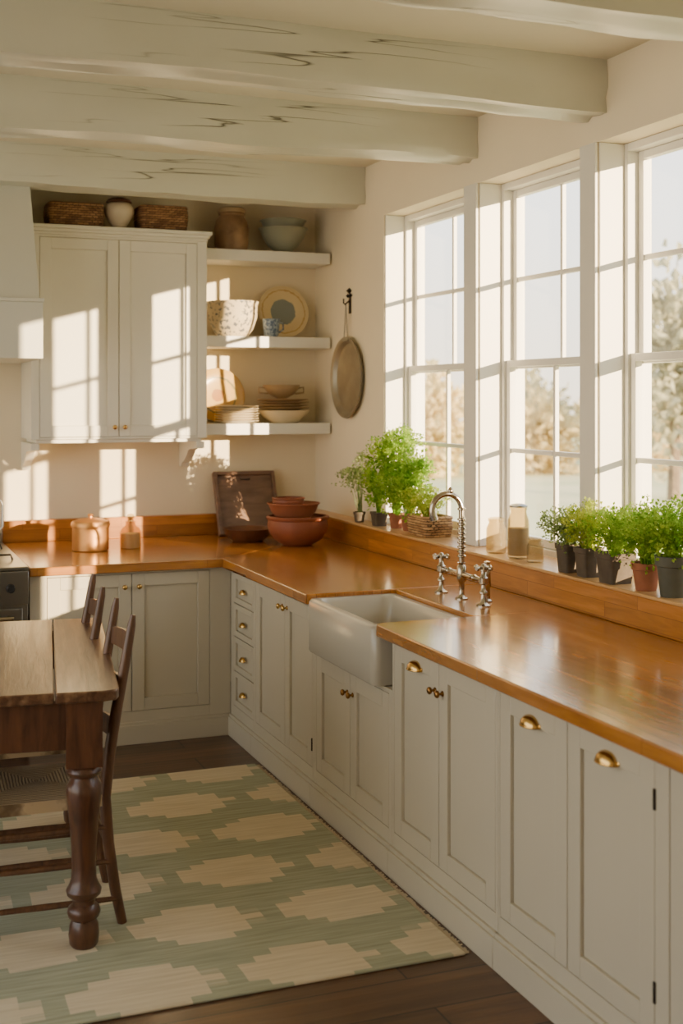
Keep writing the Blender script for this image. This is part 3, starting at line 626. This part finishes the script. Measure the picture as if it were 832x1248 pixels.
def plant(name,x,y,z,pr,ph,potm,label,blobs,leaf,ls,seed,square=False,stems=30,sprigs=0):
    rng=random.Random(seed); e=top(name,label,'plant',(x,y,z))
    if square:
        m=MB(); lo=[]
        for s,zz in ((.8,0),(.95,ph*.8),(1.03,ph*.82),(1.05,ph),(.9,ph),(.85,ph-.02)): lo.append(loop(m,rrect(-pr*s,pr*s,-pr*s,pr*s,.012,3),zz))
        m.f(lo[0][::-1])
        for A,B in zip(lo,lo[1:]): skin(m,A,B)
        m.f(lo[-1]); m.obj('pot',potm,e,smooth=True,ang=45)
    else:
        MB().lathe([(0,0),(pr*.7,0),(pr*.72,.004),(pr*.92,ph*.74),(pr*1.02,ph*.76),(pr*1.05,ph),(pr*.93,ph),(pr*.9,ph-.02),(0,ph-.02)],28).obj('pot',potm,e,smooth=True,ang=45)
    MB().lathe([(0,.0),(pr*.86,0),(pr*.8,.006),(0,.01)],18).obj('soil',SOIL,e,(0,0,ph-.0195),smooth=True)
    m=MB()
    for c,rad,n in blobs: foliage(m,c,rad,n,ls,rng)
    def stem(tgt):
        a=rng.random()*2*PI; r=pr*.5*rng.random()
        p0=Vector((r*math.cos(a),r*math.sin(a),ph-.012)); mid=(p0+tgt)/2+Vector((0,0,.02))
        m.tube([p0,mid,tgt],[.0022,.0018,.001],5)
    for k in range(stems):
        c,rad,n=rng.choice(blobs)
        stem(Vector(c)+Vector((rng.gauss(0,.4)*rad[0],rng.gauss(0,.4)*rad[1],rng.uniform(-.3,.6)*rad[2])))
    for k in range(sprigs):
        c,rad,n=rng.choice(blobs); d=Vector((rng.gauss(0,1),rng.gauss(0,1),rng.uniform(.1,1.4))).normalized()
        tgt=Vector(c)+Vector((d.x*rad[0],d.y*rad[1],d.z*rad[2]))*rng.uniform(1.1,1.4); stem(tgt)
        foliage(m,tgt,(ls*.9,ls*.9,ls*.7),5,ls*.8,rng)
    m.obj('foliage',leaf,e); return e
plant('potted_herb',2.80,6.83,ZS,.036,.06,DARKPOT,'slender grey-green topiary herb in a small pot',[((-.03,.02,.26),(.085,.10,.065),150),((.0,-.02,.34),(.03,.03,.06),20)],LEAFG,.018,1,stems=6,sprigs=8)
plant('potted_herb',2.82,6.58,ZS,.042,.08,DARKPOT,'leafy green herb in a small dark square pot',[((-.02,0,.22),(.07,.07,.1),150)],LEAF,.022,2,True,sprigs=6)
plant('potted_parsley',2.86,6.43,ZS,.045,.085,TERRAP,'tall bushy bright green parsley in a terracotta pot',[((-.02,0,.24),(.13,.13,.13),430),((-.04,.05,.40),(.10,.11,.09),270),((-.0,-.06,.48),(.09,.09,.07),190)],LEAF,.024,3,sprigs=36)
plant('potted_parsley',2.87,6.28,ZS,.048,.085,TERRAP,'bushy green parsley in a weathered terracotta pot',[((-.02,-.05,.24),(.11,.12,.12),320),((0,-.08,.36),(.08,.08,.06),140)],LEAF,.024,4,sprigs=24)
basket(2.875,6.03,.15,.24,.1,WICK2,'small woven basket on the window ledge',z=ZS)
plant('potted_herb',2.875,6.03,ZS+.021,.05,.07,TERRAP,'yellow-green seedlings growing in a woven basket',[((-.02,.03,.15),(.09,.13,.07),280)],LEAFY,.018,5,sprigs=24)
plant('potted_herb',2.815,4.545,ZS,.046,.12,DARKPOT,'fine-leaved herb in a dark square pot',[((-.01,0,.18),(.09,.09,.075),420)],LEAFG,.015,11,True,sprigs=26)
plant('potted_herb',2.815,4.40,ZS,.046,.12,DARKPOT,'feathery green herb in a dark square pot',[((0,0,.20),(.085,.09,.08),420)],LEAFY,.015,12,True,sprigs=26)
plant('potted_herb',2.82,4.215,ZS,.060,.12,DARKPOT,'bushy green herb in a wide dark pot',[((0,0,.20),(.095,.11,.085),560)],LEAF,.015,13,True,sprigs=30)
plant('potted_herb',2.82,4.01,ZS,.055,.105,TERRAP,'thick green thyme in a terracotta pot',[((0,0,.21),(.105,.115,.10),640)],LEAF,.017,14,sprigs=34)
plant('potted_basil',2.82,3.845,ZS,.062,.15,GREENPOT,'leafy green herb in a grey-green pot',[((0,-.02,.24),(.10,.11,.09),500)],LEAF,.02,15,sprigs=26)
def jar(x,y,r,h,label,fill=None,lid=True):
    J=top('glass_jar',label,'jar',(x,y,ZS))
    MB().lathe([(0,0),(r*.86,0),(r*.97,h*.03),(r,h*.08),(r*1.0,h*.6),(r*.96,h*.7),(r*.78,h*.8),(r*.72,h*.86),(r*.8,h*.88),(r*.8,h*.93),(r*.7,h*.93),(r*.66,h*.84),(r*.9,h*.68),(r*.93,.014),(0,.012)],28).obj('glass',JARG,J,smooth=True,ang=50)
    MB().lathe([(r*.82,h*.931),(r*.82,h*.96),(r*.6,h*.985),(r*.2,h),(0,h)],24).obj('lid',JARG if not fill else STEEL,J,smooth=True)
    if fill: MB().lathe([(0,.016),(r*.9,.016),(r*.9,h*.55),(0,h*.57)],24).obj('contents',fill,J,smooth=True)
    return J
jar(2.84,5.23,.048,.17,'squat textured glass jar on the window ledge')
jar(2.84,5.02,.050,.25,'tall glass jar with beige contents on the window ledge',TANC)
jar(2.84,4.87,.038,.11,'small clear glass jar on the window ledge')
# ---------------------------------------------------------------- rug
ru=top('area_rug','flat-woven sage and cream kilim rug on floorboards','rug',(0,0,FL))
MB().box(-.4,1.885,3.68,5.97,.0005,.010).obj('rug_body',RUG,ru,bevel=.003)
m=MB(); rng=random.Random(3)
y=3.69
while y<5.96:
    l=rng.uniform(.015,.028); m.box(1.885,1.885+l,y,y+.003,.001,.004); y+=.009
fr=m.obj('fringe',CREAMC,ru); fr["kind"]="stuff"
# ---------------------------------------------------------------- table
FT=FL+.0105
TA=-math.radians(8.2)
Tb=top('dining_table','dark worn wooden farmhouse table with turned legs','table',(.832,4.10,FT),(0,0,TA))
zt=.83-FT; TL=1.40
m=MB(); widths=[.21,.30,.28,.30,.26,.24]; x=0
for k,wd in enumerate(widths):
    if k==0: m.prism([(x-.0015,.05),(x-.0015,TL),(x-wd+.002,TL),(x-wd+.002,0),(x-.05,0),(x-.012,.015)],zt-.036,zt)
    else: m.box(x-wd+.002,x-.002,0,TL,zt-.036,zt)
    x-=wd
m.obj('table_top',TTOP,Tb,bevel=.005,seg=3)
LX,LY=-.115,.078
m=MB(); m.box(-1.45,LX-.05,LY-.03,LY-.005,zt-.2,zt-.037).box(-1.45,LX-.05,TL-LY+.005,TL-LY+.03,zt-.2,zt-.037).box(LX+.005,LX+.03,LY+.06,TL-LY-.06,zt-.2,zt-.037).box(-1.51,-1.485,LY+.06,TL-LY-.06,zt-.2,zt-.037)
m.obj('apron',TLEG,Tb,bevel=.002)
lg=None
for (lx,ly) in ((LX,LY),(LX,TL-LY),(-1.495,LY),(-1.495,TL-LY)):
    if lg is None:
        m=MB(); m.box(-.059,.059,-.059,.059,zt-.255,zt-.0365)
        h=zt-.2555
        pr=[(0,0),(.036,0),(.043,.01),(.046,.04),(.043,.07),(.036,.085),(.046,.095),(.05,.11),(.046,.125),(.034,.135),(.034,.15),(.05,.165),(.053,.18),(.045,.195),(.038,.215),(.036,.26),(.038,.32),(.043,.39),(.049,.45),(.054,.49),(.052,.515),(.042,.53),(.038,.54),(.05,.55),(.054,.56),(.05,.572),(.044,.58)]
        sc=h/.58; pr=[(r*1.1,z*sc) for r,z in pr]+[(0,h)]
        m.lathe(pr,32); lg=m.obj('leg',TLEG,Tb,(lx,ly,0),smooth=True,ang=40)
    else:
        n=lg.copy(); COL.objects.link(n); n.location=(lx,ly,0)
# ---------------------------------------------------------------- chairs
def chair(x,y,rz,label):
    e=top('dining_chair',label,'chair',(x,y,FT),(0,0,rz),'dining chairs at the table'); w=.39
    back=lambda yy:[(.06,yy,0),(.035,yy,.12),(.012,yy,.28),(0,yy,.44),(.014,yy,.58),(.04,yy,.74),(.07,yy,.90),(.092,yy,1.03),(.098,yy,1.065)]
    for yy in (0,w): MB().tube(back(yy),[.017,.019,.02,.021,.021,.02,.018,.015,.009],12).obj('leg',CHW,e,smooth=True)
    for yy in (-.02,w+.02): MB().tube([(-.42,yy,0),(-.42,yy,.2),(-.42,yy,.44),(-.42,yy,.46)],[.016,.02,.021,.014],12).obj('leg',CHW,e,smooth=True)
    for zz,xx in ((.62,.02),(.77,.046),(.93,.074)):
        m=MB(); n=10; ra=[];
        for k in range(n+1):
            t=k/n; bow=.03*math.sin(PI*t); hh=.03+.012*math.sin(PI*t)
            ra.append([m.bm.verts.new((xx+bow-.006,t*w,zz-.03)),m.bm.verts.new((xx+bow+.006,t*w,zz-.03)),m.bm.verts.new((xx+bow+.012,t*w,zz+hh)),m.bm.verts.new((xx+bow,t*w,zz+hh))])
        m.f(ra[0]); m.f(ra[-1][::-1])
        for A,B in zip(ra,ra[1:]):
            for i in range(4): m.f([A[i],A[(i+1)%4],B[(i+1)%4],B[i]])
        m.obj('slat',CHW,e,smooth=True,ang=40)
    m=MB(); N_=12; g=[]
    for j in range(N_+1):
        row=[]
        for i in range(N_+1):
            u=i/N_; v=j/N_; xx=-.435+.44*u; yy=-.035+(w+.07)*v+( .02*(u)*(1-2*v))
            dd=min(u,1-u,v,1-v); z=.455+.018*min(1,dd*5)-.012*max(0,(dd-.25)*4)
            row.append(m.bm.verts.new((xx,yy,z)))
        g.append(row)
    for j in range(N_):
        for i in range(N_): m.f([g[j][i],g[j][i+1],g[j+1][i+1],g[j+1][i]])
    ring=[g[0][i] for i in range(N_+1)]+[g[j][N_] for j in range(1,N_+1)]+[g[N_][i] for i in range(N_-1,-1,-1)]+[g[j][0] for j in range(N_-1,0,-1)]
    low=[m.bm.verts.new((v.co.x,v.co.y,.415)) for v in ring]
    skin(m,ring,low)
    m.f(low)
    m.obj('seat',RUSH,e,smooth=True,ang=50)
    for yy in (-.01,w+.01):
        for zz,xb in ((.34,.008),(.22,.018),(.09,.04)): MB().tube([(-.42,yy,zz),(-.2,yy,zz),(xb,yy,zz)],[.009,.012,.009],8).obj('stretcher',CHW,e,smooth=True)
    MB().tube([(-.42,0,.3),(-.42,w/2,.3),(-.42,w,.3)],[.009,.012,.009],8).obj('stretcher',CHW,e,smooth=True)
    MB().tube([(.02,0,.25),(.02,w/2,.25),(.02,w,.25)],[.009,.012,.009],8).obj('stretcher',CHW,e,smooth=True)
    return e
chair(.825,4.33,-math.radians(3),'dark wooden ladder-back chair with woven rush seat')
chair(.85,5.02,-math.radians(5),'dark wooden ladder-back chair tucked at the table')
# ---------------------------------------------------------------- outside
struct(MB().box(3.3,80,-40,110,-.7,-.6).obj('ground',GRASS),'sunlit meadow outside the windows')
def tree(x,y,h,r,mat,seed,label,kind='tree'):
    rng=random.Random(seed); e=top(kind,label,kind,(x,y,-.6))
    if kind=='tree': MB().tube([(0,0,0),(.05,.02,h*.3),(0,.1,h*.7)],[.16,.12,.05],8).obj('trunk',BARK,e,smooth=True)
    m=MB(); n=int(260+160*r)
    foliage(m,(0,0,h*(.6 if kind=='tree' else .45)),(r,r,h*(.40 if kind=='tree' else .5)),n,.36,rng,.45,3)
    m.obj('crown',mat,e); return e
rng=random.Random(21)
tree(18.0,24.5,5.3,1.1,TREED,31,'tall grey-green tree beyond the meadow, haze put into its colour')
tree(23.5,29.5,6.2,1.3,TREED,32,'tall grey-green tree beyond the meadow, haze put into its colour')
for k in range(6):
    tree(12.5+k*3.9,35+rng.uniform(-.5,.5),rng.uniform(2.2,3.4),1.35,TREEM,40+k,'rounded olive-gold shrub beyond the meadow, haze put into its colour','shrub')
    tree(15.5+k*4.4,43+rng.uniform(-.5,.5),rng.uniform(2.8,4.0),1.4,TREEM if k%2 else TREED,60+k,'rounded shrub at the meadow edge, pale green from painted haze','shrub')
# ---------------------------------------------------------------- light
sd=bpy.data.lights.new('sun','SUN'); so=bpy.data.objects.new('sun',sd); COL.objects.link(so)
dv=Vector((-.515,1,-.14)); so.rotation_euler=dv.to_track_quat('-Z','Y').to_euler(); so.location=(12,-14,8)
sd.energy=22; sd.color=(1,.74,.43); sd.angle=math.radians(.45)
wd=bpy.data.worlds.new('sky'); bpy.context.scene.world=wd; wd.use_nodes=True; nt=wd.node_tree; bg=nt.nodes['Background']
tc=N(nt,'ShaderNodeTexCoord'); sp=N(nt,'ShaderNodeSeparateXYZ'); nt.links.new(tc.outputs['Generated'],sp.inputs[0])
r=N(nt,'ShaderNodeValToRGB'); e=r.color_ramp.elements; e[0].position=0; e[0].color=(1,.86,.66,1); e[1].position=.6; e[1].color=(.68,.77,.90,1); q=e.new(.14); q.color=(.96,.93,.85,1)
nt.links.new(sp.outputs[2],r.inputs['Fac']); nt.links.new(r.outputs[0],bg.inputs[0]); bg.inputs[1].default_value=3.25
# ---------------------------------------------------------------- camera
cd=bpy.data.cameras.new('camera'); co=bpy.data.objects.new('camera',cd); COL.objects.link(co)
co.location=(0,0,1.79); co.rotation_euler=(PI/2,0,-math.atan(601/1528))
cd.sensor_fit='AUTO'; cd.sensor_width=36; cd.lens=36*1528/1248; cd.shift_y=-139/1248; cd.clip_end=300
cd.dof.use_dof=True; cd.dof.focus_distance=5.2; cd.dof.aperture_fstop=2.4
bpy.context.scene.camera=co
for o in bpy.data.objects:
    if o.parent is None: o.location.z+=.04
